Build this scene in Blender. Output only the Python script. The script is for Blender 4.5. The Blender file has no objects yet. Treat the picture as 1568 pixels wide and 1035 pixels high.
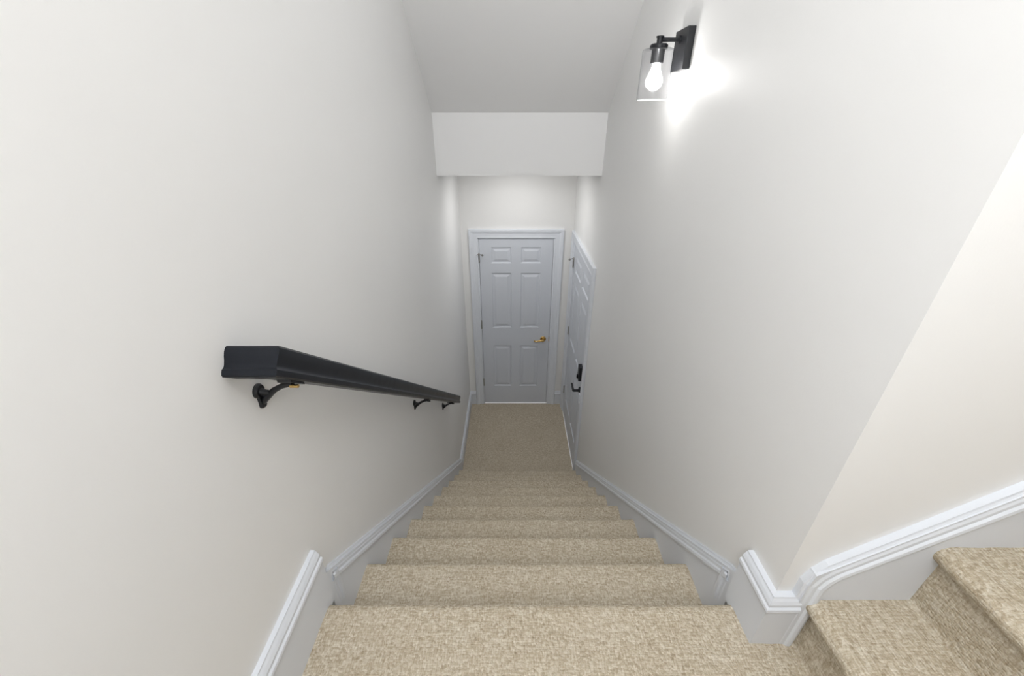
import bpy, math
from mathutils import Vector, noise, Matrix

scene = bpy.context.scene
scene.view_settings.view_transform = 'Standard'
scene.view_settings.look = 'None'

# ------------------------------------------------------------------ dims
CZ = 3.06            # camera height above lower landing
XL, XR = -0.505, 0.605
YB = 3.97            # far wall (door)
YN = 0.533           # near end of right wall
TOP = 1.93           # top landing height
R, T, Y0 = 0.193, 0.2344, 0.61
SL = R / T
BH = 0.185
YS = 2.89            # soffit front
ZS, ZS2 = 2.735, 3.105
YREAR = -0.60
ZC = 5.0
XE = 3.0

# ------------------------------------------------------------------ materials
def newmat(name):
    m = bpy.data.materials.new(name); m.use_nodes = True
    nt = m.node_tree
    return m, nt, nt.nodes['Principled BSDF']

def paint(name, col, rough=0.5, spec=0.3, bump=0.04, scale=350):
    m, nt, b = newmat(name)
    b.inputs['Roughness'].default_value = rough
    b.inputs['Specular IOR Level'].default_value = spec
    tc = nt.nodes.new('ShaderNodeTexCoord')
    n = nt.nodes.new('ShaderNodeTexNoise'); n.inputs['Scale'].default_value = 2.0
    r = nt.nodes.new('ShaderNodeMix'); r.data_type = 'RGBA'
    r.inputs['A'].default_value = (*[c * 0.985 for c in col], 1)
    r.inputs['B'].default_value = (*[min(1, c * 1.015) for c in col], 1)
    nt.links.new(tc.outputs['Object'], n.inputs['Vector'])
    nt.links.new(n.outputs['Fac'], r.inputs['Factor'])
    nt.links.new(r.outputs['Result'], b.inputs['Base Color'])
    if bump:
        n2 = nt.nodes.new('ShaderNodeTexNoise'); n2.inputs['Scale'].default_value = scale
        bp = nt.nodes.new('ShaderNodeBump'); bp.inputs['Strength'].default_value = bump
        bp.inputs['Distance'].default_value = 0.002
        nt.links.new(tc.outputs['Object'], n2.inputs['Vector'])
        nt.links.new(n2.outputs['Fac'], bp.inputs['Height'])
        nt.links.new(bp.outputs['Normal'], b.inputs['Normal'])
    return m

def simple(name, col, rough=0.4, metal=0.0, spec=0.5):
    m, nt, b = newmat(name)
    tc = nt.nodes.new('ShaderNodeTexCoord')
    n = nt.nodes.new('ShaderNodeTexNoise'); n.inputs['Scale'].default_value = 40
    mr = nt.nodes.new('ShaderNodeMapRange')
    mr.inputs['To Min'].default_value = max(0, rough - 0.05); mr.inputs['To Max'].default_value = rough + 0.05
    nt.links.new(tc.outputs['Object'], n.inputs['Vector'])
    nt.links.new(n.outputs['Fac'], mr.inputs['Value'])
    nt.links.new(mr.outputs['Result'], b.inputs['Roughness'])
    b.inputs['Base Color'].default_value = (*col, 1)
    b.inputs['Metallic'].default_value = metal
    b.inputs['Specular IOR Level'].default_value = spec
    return m

M_wall = paint('wall_paint', (0.882, 0.880, 0.871), 0.45, 0.3, 0.05, 300)
M_ceil = paint('ceiling_paint', (0.87, 0.87, 0.87), 0.8, 0.2, 0.05, 300)
M_trim = paint('trim_paint', (0.76, 0.79, 0.84), 0.35, 0.4, 0.0)
M_door = paint('door_paint', (0.67, 0.70, 0.755), 0.4, 0.4, 0.0)
M_black = simple('black_metal', (0.012, 0.013, 0.016), 0.4, 0.2)
M_rail = simple('black_rail_paint', (0.007, 0.009, 0.014), 0.33, 0.0, 0.32)
M_brass = simple('brass', (0.62, 0.42, 0.16), 0.28, 1.0)
M_steel = simple('satin_nickel', (0.45, 0.44, 0.42), 0.35, 1.0)

def carpet_mat(name, rot):
    m, nt, b = newmat(name)
    L = nt.links.new
    tc = nt.nodes.new('ShaderNodeTexCoord')
    mp = nt.nodes.new('ShaderNodeMapping')
    mp.inputs['Rotation'].default_value = (0, 0, rot)
    L(tc.outputs['Object'], mp.inputs['Vector'])
    def st(sx, sy, sz):
        q = nt.nodes.new('ShaderNodeMapping'); q.inputs['Scale'].default_value = (sx, sy, sz)
        L(mp.outputs['Vector'], q.inputs['Vector']); return q
    def noi(src, s, d=2.0):
        q = nt.nodes.new('ShaderNodeTexNoise'); q.inputs['Scale'].default_value = s
        q.inputs['Detail'].default_value = d; q.inputs['Roughness'].default_value = 0.65
        L(src.outputs['Vector'], q.inputs['Vector']); return q
    def math_(op, a_, b_, c_=None):
        q = nt.nodes.new('ShaderNodeMath'); q.operation = op
        for i, x in enumerate((a_, b_, c_)):
            if x is None: continue
            if isinstance(x, (int, float)): q.inputs[i].default_value = x
            else: L(x, q.inputs[i])
        return q.outputs[0]
    v = nt.nodes.new('ShaderNodeTexVoronoi'); v.inputs['Scale'].default_value = 190
    v.inputs['Randomness'].default_value = 0.65
    L(st(0.8, 1.0, 1.0).outputs['Vector'], v.inputs['Vector'])
    sep = nt.nodes.new('ShaderNodeSeparateColor'); L(v.outputs['Color'], sep.inputs[0])
    nA = noi(st(1.0, 0.22, 0.22), 280).outputs['Fac']     # loop rows running down the stair
    nB = noi(st(0.16, 1.0, 1.0), 230).outputs['Fac']      # broken ribs across
    nC = noi(mp, 6, 3).outputs['Fac']
    nF = noi(mp, 560, 1).outputs['Fac']
    s = math_('MULTIPLY', sep.outputs[0], 0.26)
    s = math_('MULTIPLY_ADD', nA, 0.70, s)
    s = math_('MULTIPLY_ADD', nB, 0.55, s)
    s = math_('MULTIPLY_ADD', nF, 0.30, s)
    s = math_('MULTIPLY_ADD', nC, 0.16, s)       # mean ~0.985
    cr = nt.nodes.new('ShaderNodeValToRGB')
    e = cr.color_ramp.elements
    fac = math_('MULTIPLY_ADD', s, 1.1, -0.56)
    e[0].position = 0.15; e[0].color = (0.35, 0.275, 0.185, 1)
    e[1].position = 0.85; e[1].color = (0.78, 0.725, 0.615, 1)
    k = e.new(0.5); k.color = (0.555, 0.478, 0.358, 1)
    L(fac, cr.inputs['Fac'])
    L(cr.outputs['Color'], b.inputs['Base Color'])
    b.inputs['Roughness'].default_value = 0.95
    b.inputs['Specular IOR Level'].default_value = 0.1
    h = math_('MULTIPLY_ADD', v.outputs['Distance'], -1.1, 1.0)
    h = math_('MULTIPLY_ADD', nF, 0.4, h)
    h = math_('MULTIPLY_ADD', nB, 0.9, h)
    bp = nt.nodes.new('ShaderNodeBump'); bp.inputs['Strength'].default_value = 0.7
    bp.inputs['Distance'].default_value = 0.0035
    L(h, bp.inputs['Height']); L(bp.outputs['Normal'], b.inputs['Normal'])
    return m
M_carp = carpet_mat('carpet', 0.0)
M_carp2 = carpet_mat('carpet_turned', math.pi / 2)

# ------------------------------------------------------------------ helpers
def mesh_obj(name, verts, faces, mat, parent=None, smooth=False):
    me = bpy.data.meshes.new(name)
    me.from_pydata([tuple(v) for v in verts], [], faces)
    me.validate(); me.update()
    ob = bpy.data.objects.new(name, me)
    scene.collection.objects.link(ob)
    if mat: me.materials.append(mat)
    if smooth:
        for p in me.polygons: p.use_smooth = True
    if parent: ob.parent = parent
    return ob

def recalc(ob):
    import bmesh
    bm = bmesh.new(); bm.from_mesh(ob.data)
    bmesh.ops.recalc_face_normals(bm, faces=bm.faces); bm.to_mesh(ob.data); bm.free()

class Acc:
    def __init__(s): s.v = []; s.f = []
    def add(s, v, f):
        o = len(s.v); s.v += [Vector(x) for x in v]; s.f += [tuple(i + o for i in q) for q in f]
    def box(s, x0, x1, y0, y1, z0, z1):
        s.add([(x0,y0,z0),(x1,y0,z0),(x1,y1,z0),(x0,y1,z0),(x0,y0,z1),(x1,y0,z1),(x1,y1,z1),(x0,y1,z1)],
              [(0,3,2,1),(4,5,6,7),(0,1,5,4),(1,2,6,5),(2,3,7,6),(3,0,4,7)])
    def prism(s, pts, n, thick):
        k = len(pts); n = Vector(n)
        v = [Vector(p) for p in pts] + [Vector(p) + n * thick for p in pts]
        f = [tuple(range(k)), tuple(range(2*k-1, k-1, -1))]
        f += [(i, (i+1) % k, k + (i+1) % k, k + i) for i in range(k)]
        s.add(v, f)
    def sweep(s, path, n, prof, s0=0.0, s1=0.0):
        path = [Vector(p) for p in path]; n = Vector(n)
        m = len(path); ts = [(path[i+1]-path[i]).normalized() for i in range(m-1)]
        ps = [n.cross(t) for t in ts]
        v = []
        for i, P in enumerate(path):
            if i == 0: p = ps[0]
            elif i == m-1: p = ps[-1]
            else:
                p = (ps[i-1] + ps[i]).normalized(); p = p / max(0.3, p.dot(ps[i]))
            for a, b in prof:
                q = P + n*a + p*b
                if i == 0: q = q + ts[0]*a*s0
                if i == m-1: q = q + ts[-1]*a*s1
                v.append(q)
        k = len(prof); f = []
        for i in range(m-1):
            for j in range(k):
                f.append((i*k+j, i*k+(j+1)%k, (i+1)*k+(j+1)%k, (i+1)*k+j))
        f.append(tuple(range(k))); f.append(tuple(range(m*k-1, (m-1)*k-1, -1)))
        s.add(v, f)
    def cyl(s, c0, c1, r0, r1=None, seg=24, caps=True):
        r1 = r0 if r1 is None else r1
        c0, c1 = Vector(c0), Vector(c1); d = (c1-c0).normalized()
        a = d.orthogonal().normalized(); b = d.cross(a)
        v = []
        for c, r in ((c0, r0), (c1, r1)):
            for i in range(seg):
                t = 2*math.pi*i/seg; v.append(c + (a*math.cos(t)+b*math.sin(t))*r)
        f = [(i, (i+1)%seg, seg+(i+1)%seg, seg+i) for i in range(seg)]
        if caps: f += [tuple(range(seg)), tuple(range(2*seg-1, seg-1, -1))]
        s.add(v, f)
    def lathe(s, prof, c, axis=(0,0,1), seg=32):
        c = Vector(c); d = Vector(axis).normalized(); a = d.orthogonal().normalized(); b = d.cross(a)
        v = []
        for r, h in prof:
            for i in range(seg):
                t = 2*math.pi*i/seg; v.append(c + d*h + (a*math.cos(t)+b*math.sin(t))*max(r, 1e-5))
        f = []
        for k in range(len(prof)-1):
            for i in range(seg):
                f.append((k*seg+i, k*seg+(i+1)%seg, (k+1)*seg+(i+1)%seg, (k+1)*seg+i))
        s.add(v, f)
    def tube(s, pts, r, seg=12):
        pts = [Vector(p) for p in pts]; m = len(pts); v = []
        ref = None
        for i, P in enumerate(pts):
            t = (pts[min(i+1, m-1)] - pts[max(i-1, 0)]).normalized()
            if ref is None: ref = t.orthogonal().normalized()
            a = (ref - t*ref.dot(t)).normalized(); ref = a; b = t.cross(a)
            rr = r[i] if isinstance(r, (list, tuple)) else r
            for k in range(seg):
                q = 2*math.pi*k/seg; v.append(P + (a*math.cos(q)+b*math.sin(q))*rr)
        f = []
        for i in range(m-1):
            for k in range(seg):
                f.append((i*seg+k, i*seg+(k+1)%seg, (i+1)*seg+(k+1)%seg, (i+1)*seg+k))
        f.append(tuple(range(seg))); f.append(tuple(range(m*seg-1, (m-1)*seg-1, -1)))
        s.add(v, f)
    def obj(s, name, mat, parent=None, bevel=0, smooth=False, angle=35):
        ob = mesh_obj(name, s.v, s.f, mat, parent)
        recalc(ob)
        if bevel:
            md = ob.modifiers.new('bevel', 'BEVEL'); md.width = bevel; md.segments = 2
            md.limit_method = 'ANGLE'; md.angle_limit = math.radians(40)
        if smooth:
            for p in ob.data.polygons: p.use_smooth = True
            try:
                ob.data.set_sharp_from_angle(angle=math.radians(angle))
            except Exception: pass
        return ob

def empty(name, loc=(0,0,0)):
    e = bpy.data.objects.new(name, None); e.empty_display_size = 0.1
    scene.collection.objects.link(e); return e

# ------------------------------------------------------------------ doors data
BD0, BD1, DH = -0.33, 0.414, 2.03         # back door slab
RD0, RD1 = 2.865, 3.82                    # right door slab (along y)
G = 0.015

# ------------------------------------------------------------------ walls
a = Acc(); a.box(XL-0.1, XL, YREAR-0.1, YB+0.1, -0.1, ZC+0.1); a.obj('wall_left', M_wall)
a = Acc()
a.box(XR, XR+0.1, YN+0.1, RD0-G, -0.1, ZC)
a.box(XR, XR+0.1, RD1+G, YB+0.1, -0.1, ZC)
a.box(XR, XR+0.1, RD0-G, RD1+G, DH+G, ZC)
a.obj('wall_right', M_wall)
a = Acc()
a.box(XL, BD0-G, YB, YB+0.1, -0.1, ZS2+0.1)
a.box(BD1+G, XR, YB, YB+0.1, -0.1, ZS2+0.1)
a.box(BD0-G, BD1+G, YB, YB+0.1, DH+G, ZS2+0.1)
a.obj('wall_back', M_wall)
a = Acc(); a.box(XR, XE, YN, YN+0.1, -0.1, ZC+0.1); a.obj('wall_upper_stairs', M_wall)
a = Acc(); a.box(XL, XE, YREAR-0.1, YREAR, -0.1, ZC+0.1); a.obj('wall_front', M_wall)
a = Acc(); a.box(XE, XE+0.1, YREAR-0.1, YN+0.1, -0.1, ZC+0.1); a.obj('wall_upper_end', M_wall)
a = Acc(); a.box(XL, XE, YREAR, YN, ZC, ZC+0.1); a.obj('ceiling_upper', M_ceil)
zt = ZS2 + (YS - YN)*SL
a = Acc()
a.prism([(XL, YS, ZS2), (XL, YN, zt), (XL, YN, zt+0.12), (XL, YS, ZS2+0.12)], (1,0,0), XR-XL)
a.prism([(XL, YN, min(zt, ZC)), (XL, YN+0.02, min(zt, ZC)), (XL, YN+0.02, ZC+0.1), (XL, YN, ZC+0.1)], (1,0,0), XR-XL)
a.obj('ceiling_sloped', M_ceil)
a = Acc(); a.box(XL, XR, YS, YB, ZS, ZS2+0.12); a.obj('ceiling_soffit', M_ceil)
a = Acc(); a.box(XL, XR, 2.60, YB, -0.1, -0.012); a.obj('floor_slab', M_wall)

# ------------------------------------------------------------------ carpet strips
def arc_nose(s, z, rr=0.022):
    out = []
    for i in range(9):
        t = math.pi*i/8
        out.append((s - rr + rr*math.sin(t), z - rr + rr*math.cos(t)))
    return out

def resample(poly, step):
    out = [poly[0]]
    for p, q in zip(poly[:-1], poly[1:]):
        d = math.hypot(q[0]-p[0], q[1]-p[1])
        n = max(1, int(math.ceil(d/step)))
        for i in range(1, n+1):
            out.append((p[0]+(q[0]-p[0])*i/n, p[1]+(q[1]-p[1])*i/n))
    return out

def strip(name, poly, w0, w1, fmap, mat, step=0.012, amp=0.0020):
    poly = resample(poly, step)
    nw = int((w1-w0)/0.012)+1
    v = []; f = []
    for i, (s, z) in enumerate(poly):
        for j in range(nw+1):
            w = w0 + (w1-w0)*j/nw
            P = Vector(fmap(s, w, z))
            d = noise.noise(P*38)*amp + noise.noise(P*9 + Vector((5,5,5)))*amp*0.9
            d2 = noise.noise(P*30 + Vector((9,1,4)))*amp
            v.append(Vector(fmap(s + d2, w, z + d)))
    for i in range(len(poly)-1):
        for j in range(nw):
            k = i*(nw+1)+j
            f.append((k, k+1, k+nw+2, k+nw+1))
    ob = mesh_obj(name, v, f, mat, None, True)
    recalc(ob)
    return ob

E = 0.002
poly = [(YREAR+E, TOP)]
for n in range(10):
    y = Y0 + T*n; z = TOP - R*n
    poly += arc_nose(y, z)
    poly += [(y-0.034, z-0.050), (y-0.034, z-R)]
strip('carpeted_stairs', poly, XL+E, XR-E, lambda s, w, z: (w, s, z), M_carp)
strip('floor_carpet', [(2.68, 0.0), (YB, 0.0)], XL, XR, lambda s, w, z: (w, s, z), M_carp)

R2, T2, X1 = 0.185, 0.20, 0.665
poly = [(XR-E, TOP)]
NU = 8
for k in range(NU):
    x = X1 + T2*k; z = TOP + R2*(k+1)
    poly += [(x+0.026, z-R2), (x+0.026, z-0.046)]
    nose = [( x + (x - s), zz) for s, zz in arc_nose(x, z)]
    poly += nose[::-1]
poly += [(XE-0.006, TOP + R2*NU)]
strip('carpeted_stairs.001', poly, YREAR+E, YN-0.005, lambda s, w, z: (s, w, z), M_carp2)

# ------------------------------------------------------------------ trim profiles
def cap(off=0.0):
    o = off
    return [(0,-0.046),(0.014+o,-0.046),(0.018+o,-0.043),(0.0195+o,-0.037),(0.0185+o,-0.030),(0.0145+o,-0.026),
            (0.0145+o,-0.018),(0.011+o,-0.010),(0.007+o,-0.004),(0.006+o,0.0),(0,0)]
def base(off=0.0):
    return [(0,-BH-0.02),(0.014+off,-BH-0.02)] + cap(off)[1:]
def ztop(y): return TOP + 0.113 - (y - Y0)*SL
yb = Y0 + (TOP + 0.113 - BH)/SL

YE = 0.632
a = Acc(); a.sweep([(XL, YREAR, TOP+BH), (XL, YE, TOP+BH)], (1,0,0), base(0.005))
a.obj('baseboard_left', M_trim)
a = Acc()
a.prism([(XL,YE,0),(XL,YB,0),(XL,YB,BH-0.01),(XL,yb,BH-0.01),(XL,YE,ztop(YE)-0.01)], (1,0,0), 0.013)
a.sweep([(XL,0.640,TOP-0.09),(XL,0.640,ztop(0.64)-0.045),(XL,0.652,ztop(0.65)-0.012),(XL,0.672,ztop(0.672)),(XL,yb,BH),(XL,YB,BH)], (1,0,0), cap())
a.obj('trim_1', M_trim)
a = Acc()
a.sweep([(XR,YE,TOP+BH),(XR,YN,TOP+BH)], (-1,0,0), base(0.008), s1=1.0)
a.sweep([(XR,YN,TOP+BH),(0.655,YN,TOP+BH)], (0,-1,0), base(0.008), s0=-1.0)
a.obj('baseboard_right', M_trim)
a = Acc()
yc = RD0 - G - 0.088
a.prism([(XR,YE,0),(XR,yc,0),(XR,yc,ztop(yc)-0.01),(XR,YE,ztop(YE)-0.01)], (-1,0,0), 0.013)
a.sweep([(XR,yc,ztop(yc)),(XR,0.672,ztop(0.672)),(XR,0.652,ztop(0.65)-0.012),(XR,0.640,ztop(0.64)-0.045),(XR,0.640,TOP-0.09)], (-1,0,0), cap())
a.obj('trim_2', M_trim)
sl2 = 0.845
a = Acc()
xs = 0.652; zs = 2.213; xe = X1 + T2*(NU-1); ze = zs + (xe-xs)*sl2
a.prism([(xs-0.005,YN,TOP-0.02),(XE,YN,TOP-0.02),(XE,YN,ze-0.01),(xe,YN,ze-0.01),(xs,YN,zs-0.01),(xs-0.005,YN,zs-0.05)], (0,-1,0), 0.020)
a.sweep([(xs-0.012,YN,TOP-0.02),(xs-0.012,YN,zs-0.045),(xs,YN,zs-0.012),(xs+0.02,YN,zs+0.02*sl2),(xe,YN,ze),(XE,YN,ze)], (0,-1,0), cap(0.008))
a.obj('trim_3', M_trim)
a = Acc()
a.sweep([(XE,YREAR,ze),(xe,YREAR,ze),(xs,YREAR,zs),(xs,YREAR,TOP+BH),(XL,YREAR,TOP+BH)], (0,1,0), cap())
a.prism([(XL,YREAR,TOP-0.02),(XE,YREAR,TOP-0.02),(XE,YREAR,ze-0.01),(xe,YREAR,ze-0.01),(xs,YREAR,zs-0.01),(xs,YREAR,TOP+BH-0.01),(XL,YREAR,TOP+BH-0.01)], (0,1,0), 0.013)
a.obj('baseboard_front', M_trim)
CW = 0.088
a = Acc()
a.sweep([(XL,YB,BH),(BD0-G-CW,YB,BH)], (0,-1,0), base())
a.sweep([(BD1+G+CW,YB,BH),(XR,YB,BH)], (0,-1,0), base())
a.obj('baseboard_back', M_trim)

# ------------------------------------------------------------------ doors
cas = [(0,0),(0.011,0),(0.013,0.006),(0.011,0.012),(0.012,0.045),(0.017,0.055),(0.021,0.062),(0.021,0.070),(0.023,0.074),(0.023,0.084),(0.019,CW),(0,CW)]

def door_slab(a, w, h, T4):
    th = 0.035
    st = 0.115; mid = 0.09
    pw = (w - 2*st - mid)/2
    us = [0, st, st+pw, st+pw+mid, w-st, w]
    vs = [0, 0.245, 0.805, 1.03, 1.665, 1.765, 1.935, h]
    def P(u, v, d): return T4 @ Vector((u, v, d))
    v = []; f = []
    def quad(u0,u1,v0,v1,d0):
        o = len(v); v.extend([P(u0,v0,d0),P(u1,v0,d0),P(u1,v1,d0),P(u0,v1,d0)]); f.append((o,o+1,o+2,o+3))
    for i in range(5):
        for j in range(7):
            u0,u1,v0,v1 = us[i],us[i+1],vs[j],vs[j+1]
            if i in (1,3) and j in (1,3,5):
                rings = [(0,0),(0.004,-0.001),(0.012,-0.009),(0.022,-0.009),(0.045,-0.002),(0.047,-0.002)]
                o = len(v)
                for ins, d in rings:
                    v.extend([P(u0+ins,v0+ins,d),P(u1-ins,v0+ins,d),P(u1-ins,v1-ins,d),P(u0+ins,v1-ins,d)])
                for r in range(len(rings)-1):
                    for k in range(4):
                        f.append((o+r*4+k, o+r*4+(k+1)%4, o+(r+1)*4+(k+1)%4, o+(r+1)*4+k))
                q = o+(len(rings)-1)*4; f.append((q,q+1,q+2,q+3))
            else: quad(u0,u1,v0,v1,0)
    o = len(v)
    for d in (0,-th): v.extend([P(0,0,d),P(w,0,d),P(w,h,d),P(0,h,d)])
    f.extend([(o+k, o+(k+1)%4, o+4+(k+1)%4, o+4+k) for k in range(4)]); f.append((o+4,o+5,o+6,o+7))
    a.add(v, f)

def hinge(a, T4, u, v):
    c0 = T4 @ Vector((u, v-0.045, 0.006)); c1 = T4 @ Vector((u, v+0.045, 0.006))
    a.cyl(c0, c1, 0.007, seg=12)
    a.cyl(T4 @ Vector((u, v+0.045, 0.006)), T4 @ Vector((u, v+0.055, 0.006)), 0.009, 0.004, seg=12)

d1 = empty('door_1')
T1 = Matrix(((1,0,0,BD0),(0,0,-1,YB+0.004),(0,1,0,0.012),(0,0,0,1)))
a = Acc(); door_slab(a, BD1-BD0, DH-0.012, T1); a.obj('door_slab', M_door, d1)
a = Acc()
a.sweep([(BD0-G+0.004,YB,0.0),(BD0-G+0.004,YB,DH+G-0.004),(BD1+G-0.004,YB,DH+G-0.004),(BD1+G-0.004,YB,0.0)], (0,-1,0), cas)
a.box(BD0-G,BD0-0.003,YB-0.001,YB+0.09,0,DH+G); a.box(BD1+0.003,BD1+G,YB-0.001,YB+0.09,0,DH+G); a.box(BD0-G,BD1+G,YB-0.001,YB+0.09,DH+0.003,DH+G)
a.box(BD0-G,BD1+G,YB+0.05,YB+0.1,-0.02,DH+G)
a.obj('door_casing', M_trim, d1)
a = Acc()
for z in (1.82, 1.07, 0.30): hinge(a, T1, -0.004, z)
p = T1 @ Vector((-0.004, 1.865, 0.012))
a.cyl(p, p + Vector((0.035,-0.035,0)), 0.004, seg=10)
a.cyl(p + Vector((0.033,-0.033,0)), p + Vector((0.042,-0.042,0)), 0.010, seg=12)
a.cyl(p, p + Vector((-0.02,-0.03,0)), 0.004, seg=10)
a.obj('hinges', M_steel, d1, smooth=True)
a = Acc()
hx, hz = BD1-0.065, 0.90
a.lathe([(0,0.012),(0.026,0.011),(0.032,0.005),(0.033,0.0)], (hx,YB+0.003,hz), (0,-1,0))
a.cyl((hx,YB,hz),(hx,YB-0.045,hz),0.012)
a.tube([(hx+0.004,YB-0.045,hz),(hx-0.02,YB-0.050,hz+0.006),(hx-0.05,YB-0.050,hz+0.002),(hx-0.08,YB-0.047,hz-0.008),(hx-0.105,YB-0.045,hz+0.002)],[0.013,0.012,0.010,0.009,0.008])
a.box(BD1-0.004,BD1+0.004,YB-0.003,YB+0.01,hz-0.03,hz+0.03)
a.obj('lever_handle', M_brass, d1, smooth=True)

d2 = empty('door_2')
T2m = Matrix(((0,0,-1,XR+0.004),(-1,0,0,RD1),(0,1,0,0.012),(0,0,0,1)))
a = Acc(); door_slab(a, RD1-RD0, DH-0.012, T2m); a.obj('door_slab.001', M_door, d2)
a = Acc()
a.sweep([(XR,RD1+G-0.004,0.0),(XR,RD1+G-0.004,DH+G-0.004),(XR,RD0-G+0.004,DH+G-0.004),(XR,RD0-G+0.004,0.0)], (-1,0,0), cas)
a.box(XR-0.001,XR+0.09,RD0-G,RD0-0.003,0,DH+G); a.box(XR-0.001,XR+0.09,RD1+0.003,RD1+G,0,DH+G); a.box(XR-0.001,XR+0.09,RD0-G,RD1+G,DH+0.003,DH+G)
a.box(XR+0.05,XR+0.1,RD0-G,RD1+G,-0.02,DH+G)
a.box(XR-0.028,XR-0.018,RD0-G-0.05,RD0-G-0.015,0.90,0.99)
a.obj('door_casing.001', M_trim, d2)
a = Acc()
for z in (1.82, 1.07, 0.30): hinge(a, T2m, -0.004, z)
p = T2m @ Vector((-0.004, 1.865, 0.012))
a.cyl(p, p + Vector((-0.035,-0.035,0)), 0.004, seg=10)
a.cyl(p + Vector((-0.033,-0.033,0)), p + Vector((-0.042,-0.042,0)), 0.010, seg=12)
a.obj('hinges.001', M_steel, d2, smooth=True)
a = Acc()
hy = RD0+0.07
a.box(XR-0.028,XR+0.004,hy-0.035,hy+0.035,1.06,1.20)
a.box(XR-0.040,XR-0.028,hy-0.010,hy+0.010,1.075,1.11)
a.lathe([(0,0.014),(0.028,0.013),(0.034,0.005),(0.035,0.0)], (XR+0.003,hy,0.94), (-1,0,0))
a.cyl((XR,hy,0.94),(XR-0.055,hy,0.94),0.012)
a.tube([(XR-0.055,hy-0.006,0.94),(XR-0.058,hy+0.04,0.94),(XR-0.056,hy+0.115,0.938)],[0.012,0.010,0.009])
a.obj('lever_and_deadbolt', M_black, d2, bevel=0.004)

# ------------------------------------------------------------------ handrail
hr = empty('handrail')
XC = -0.432
half = [(0.019,-0.057),(0.0225,-0.054),(0.0235,-0.048),(0.0235,-0.044),(0.0205,-0.041),(0.0195,-0.038),(0.0195,-0.035),
        (0.0205,-0.028),(0.0225,-0.020),(0.0235,-0.012),(0.0225,-0.005),(0.019,-0.001),(0.012,0.0)]
sec = half + [(-x, z) for x, z in half[::-1]]
ZR, YR0, YR1 = 2.699, 0.634, 2.57
rslope = 0.798
th = math.atan(rslope); ct, sn = math.cos(th), math.sin(th)
tv = Vector((0, ct, -sn)); bv = Vector((0, sn, ct))
a = Acc(); v = []; K = len(sec)
P0 = Vector((0, YR0, ZR)); P1 = Vector((0, YR1, ZR - (YR1-YR0)*rslope))
for s, b in sec: v.append(Vector((XL,0,0)) + P0 - tv*s + bv*b)
for s, b in sec: v.append(Vector((XC+s,0,0)) + P0 - tv*s + bv*b)
for s, b in sec: v.append(Vector((XC+s,0,0)) + P1 + tv*s + bv*b)
for s, b in sec: v.append(Vector((XL,0,0)) + P1 + tv*s + bv*b)
f = []
for i in range(3):
    for j in range(K): f.append((i*K+j, i*K+(j+1)%K, (i+1)*K+(j+1)%K, (i+1)*K+j))
f += [tuple(range(K)), tuple(range(4*K-1, 3*K-1, -1))]
a.add(v, f); a.obj('rail', M_rail, hr, smooth=True, angle=28)
for i, y in enumerate((0.650, 1.66, 2.33)):
    zb = ZR - 0.057/ct - (y-YR0)*rslope      # rail underside
    zr = zb - 0.024
    a = Acc()
    a.lathe([(0,0.008),(0.012,0.008),(0.015,0.004),(0.015,0.0)], (XL,y,zr), (1,0,0))
    a.lathe([(0,0.007),(0.006,0.007),(0.009,0.003),(0.009,0.0)], (XL,y,zr-0.032), (1,0,0))
    a.box(XL, XL+0.006, y-0.008, y+0.008, zr-0.032, zr)
    a.tube([(XL+0.005,y,zr-0.026),(XL+0.018,y,zr-0.013),(XL+0.034,y,zr+0.002),(XL+0.052,y,zr+0.012),(XC+0.002,y,zb-0.006)],[0.006,0.0065,0.006,0.0055,0.0052])
    a.tube([(XL+0.003,y,zr),(XL+0.014,y,zr-0.004),(XL+0.026,y,zr-0.004)],[0.008,0.0065,0.005])
    h = 0.02
    a.prism([(XC-0.013,y-h,zb+h*rslope-0.006),(XC-0.013,y+h,zb-h*rslope-0.006),(XC-0.013,y+h,zb-h*rslope+0.004),(XC-0.013,y-h,zb+h*rslope+0.004)],(1,0,0),0.026)
    a.obj(f'bracket_{i+1}', M_black, hr, smooth=True)
    a = Acc()
    a.cyl((XC-0.002,y-0.003,zb-0.010),(XC+0.014,y-0.003,zb-0.010),0.0038,seg=12)
    a.obj(f'bracket_screw_{i+1}', M_brass if i == 0 else M_black, hr, smooth=True)

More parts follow.
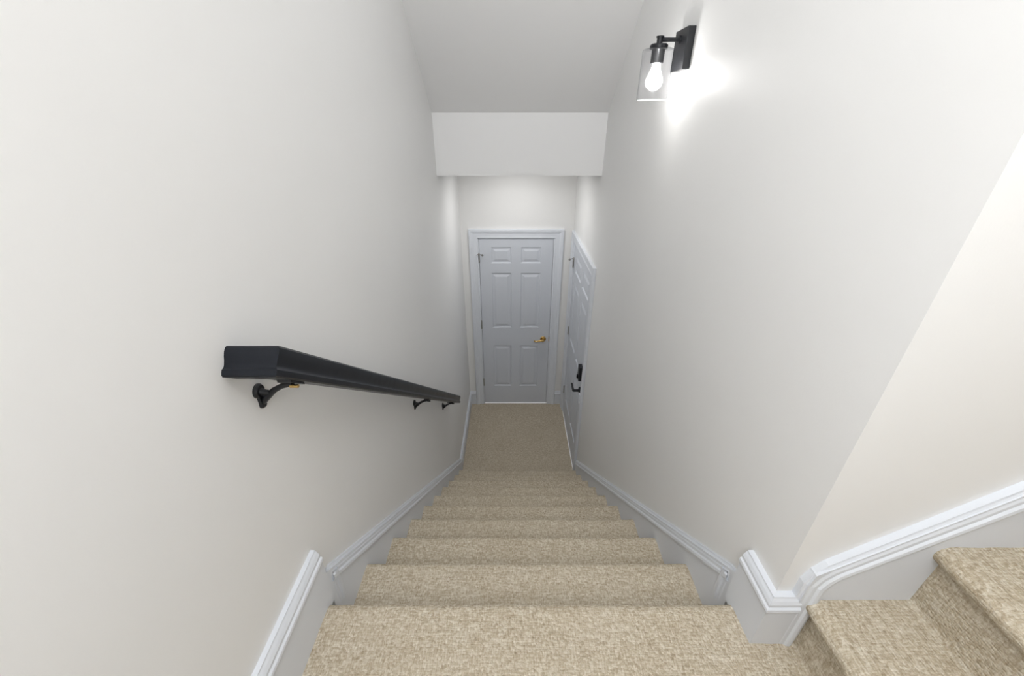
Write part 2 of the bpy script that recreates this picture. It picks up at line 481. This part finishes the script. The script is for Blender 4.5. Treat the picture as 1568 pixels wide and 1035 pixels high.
# ------------------------------------------------------------------ sconce
sc = empty('wall_sconce')
SY = 1.70; PX = XR
GX = 0.508
za = CZ + 0.245
a = Acc(); a.box(PX-0.026, PX, SY-0.058, SY+0.058, CZ+0.155, CZ+0.275)
a.obj('backplate', M_black, sc, bevel=0.002)
a = Acc()
a.cyl((PX-0.024,SY,za),(GX-0.006,SY,za),0.0065)
a.cyl((PX-0.034,SY,za),(PX-0.024,SY,za),0.012)
a.cyl((GX,SY,za+0.007),(GX,SY,za-0.012),0.010)
a.cyl((GX,SY,za+0.010),(GX,SY,za+0.006),0.013)
a.lathe([(0,0.0),(0.026,0.0),(0.030,-0.004),(0.030,-0.014),(0.022,-0.016),(0.022,-0.055),(0.019,-0.057),(0,-0.057)], (GX,SY,za-0.012))
a.obj('arm_and_socket', M_black, sc, smooth=True)
def glass_mat(name, tmax, gmin, gmax, base_t):
    m, nt, b = newmat(name)
    nt.nodes.remove(b)
    out = nt.nodes['Material Output']
    tr = nt.nodes.new('ShaderNodeBsdfTransparent')
    gl = nt.nodes.new('ShaderNodeBsdfGlossy'); gl.inputs['Roughness'].default_value = 0.12
    fr = nt.nodes.new('ShaderNodeLayerWeight'); fr.inputs['Blend'].default_value = 0.5
    pw = nt.nodes.new('ShaderNodeMath'); pw.operation = 'POWER'; pw.inputs[1].default_value = 3
    mr = nt.nodes.new('ShaderNodeMapRange'); mr.inputs['To Min'].default_value = gmin; mr.inputs['To Max'].default_value = gmax
    tint = nt.nodes.new('ShaderNodeMix'); tint.data_type = 'RGBA'
    tint.inputs['A'].default_value = (base_t,base_t,base_t*1.01,1); tint.inputs['B'].default_value = (tmax,tmax*1.02,tmax*1.05,1)
    mx = nt.nodes.new('ShaderNodeMixShader')
    nt.links.new(fr.outputs['Facing'], pw.inputs[0]); nt.links.new(pw.outputs[0], mr.inputs['Value'])
    nt.links.new(pw.outputs[0], tint.inputs['Factor']); nt.links.new(tint.outputs['Result'], tr.inputs['Color'])
    nt.links.new(mr.outputs['Result'], mx.inputs['Fac']); nt.links.new(tr.outputs[0], mx.inputs[1]); nt.links.new(gl.outputs[0], mx.inputs[2])
    nt.links.new(mx.outputs[0], out.inputs['Surface'])
    return m
M_glass = glass_mat('clear_glass', 0.60, 0.05, 0.30, 0.955)
M_rim = paint('polished_glass_rim', (0.92,0.94,0.95), 0.1, 0.8, 0.0)
a = Acc()
gt, gb = -0.026, -0.178
a.lathe([(0.022,gt),(0.046,gt),(0.051,gt-0.002),(0.053,gt-0.007),(0.053,gb)], (GX,SY,za), seg=48)
a.obj('glass_shade', M_glass, sc, smooth=True)
a = Acc()
a.lathe([(0.053,gb+0.0015),(0.0535,gb),(0.053,gb-0.0012),(0.0505,gb-0.0012),(0.050,gb),(0.0505,gb+0.0015),(0.053,gb+0.0015)], (GX,SY,za), seg=48)
a.obj('glass_rim', M_rim, sc, smooth=True)
m, nt, b = newmat('bulb_glow')
b.inputs['Base Color'].default_value = (1,1,1,1)
b.inputs['Emission Color'].default_value = (1.0, 0.985, 0.96, 1)
b.inputs['Emission Strength'].default_value = 42
a = Acc()
bz = za - 0.069
prof = [(0.013,0.0),(0.014,-0.012),(0.020,-0.026)]
for i in range(9):
    t = math.radians(50 + 130*i/8)
    prof.append((0.029*math.sin(t) if i < 8 else 0.0, -0.052 + 0.029*math.cos(t)))
a.lathe(prof, (GX,SY,bz), seg=14)
a.obj('light_bulb', m, sc, smooth=True)

# ------------------------------------------------------------------ added fill lamps, all unseen: pendant over upper landing, sconce behind, soffit downlight
def point(name, loc, r, e, col, parent):
    ld = bpy.data.lights.new(name, 'POINT'); ld.shadow_soft_size = r; ld.energy = e; ld.color = col
    lo = bpy.data.objects.new(name, ld); lo.location = loc; scene.collection.objects.link(lo); lo.parent = parent
cl = empty('added_pendant')  # unseen pendant, added to light the walls, sloped ceiling and soffit
lx, ly, lz = 0.0, -0.25, 4.45
a = Acc(); a.lathe([(0,0),(0.065,0),(0.065,-0.015),(0.055,-0.025),(0.0,-0.025)], (lx,ly,ZC)); a.cyl((lx,ly,ZC-0.02),(lx,ly,lz+0.17),0.006)
a.lathe([(0,0.19),(0.03,0.19),(0.045,0.165),(0.05,0.15),(0,0.15)], (lx,ly,lz)); a.obj('added_pendant_stem', M_black, cl, smooth=True)
point('added_fill_lamp', (lx,ly,lz), 0.14, 32, (0.98,0.988,1.0), cl)
c3 = empty('added_rear_sconce')  # unseen sconce, added behind the camera so nosings shade the treads
a = Acc(); a.box(-0.01, 0.11, YREAR, YREAR+0.026, 3.62, 3.74); a.cyl((0.05,YREAR+0.02,3.70),(0.05,YREAR+0.12,3.70),0.0065); a.cyl((0.05,YREAR+0.12,3.71),(0.05,YREAR+0.12,3.62),0.022)
a.obj('added_sconce_mount', M_black, c3, smooth=True)
point('added_fill_lamp.001', (0.05,YREAR+0.12,3.50), 0.06, 13, (0.99,0.99,1.0), c3)
c2 = empty('added_downlight')  # unseen downlight, added to brighten the lower landing
a = Acc(); a.lathe([(0.0,-0.002),(0.055,-0.002),(0.058,-0.006),(0.075,-0.004),(0.078,0.0)], (0.05,3.40,ZS)); a.obj('added_downlight_trim', M_trim, c2, smooth=True)
ld = bpy.data.lights.new('fill_lamp_low', 'AREA'); ld.shape = 'DISK'; ld.size = 0.11; ld.energy = 4.6; ld.color = (1.0,0.99,0.975)
lo = bpy.data.objects.new('fill_lamp_low', ld); lo.location = (0.05,3.40,ZS-0.01); scene.collection.objects.link(lo); lo.parent = c2

# ------------------------------------------------------------------ world + camera
w = bpy.data.worlds.new('World'); scene.world = w; w.use_nodes = True
w.node_tree.nodes['Background'].inputs[0].default_value = (0.8,0.8,0.82,1)
w.node_tree.nodes['Background'].inputs[1].default_value = 0.5
cd = bpy.data.cameras.new('camera'); cd.sensor_width = 36; cd.lens = 36*615/1568; cd.clip_start = 0.02
co = bpy.data.objects.new('camera', cd); co.location = (0,0,CZ)
co.rotation_euler = (math.radians(90-28.4), 0, 0)
scene.collection.objects.link(co); scene.camera = co
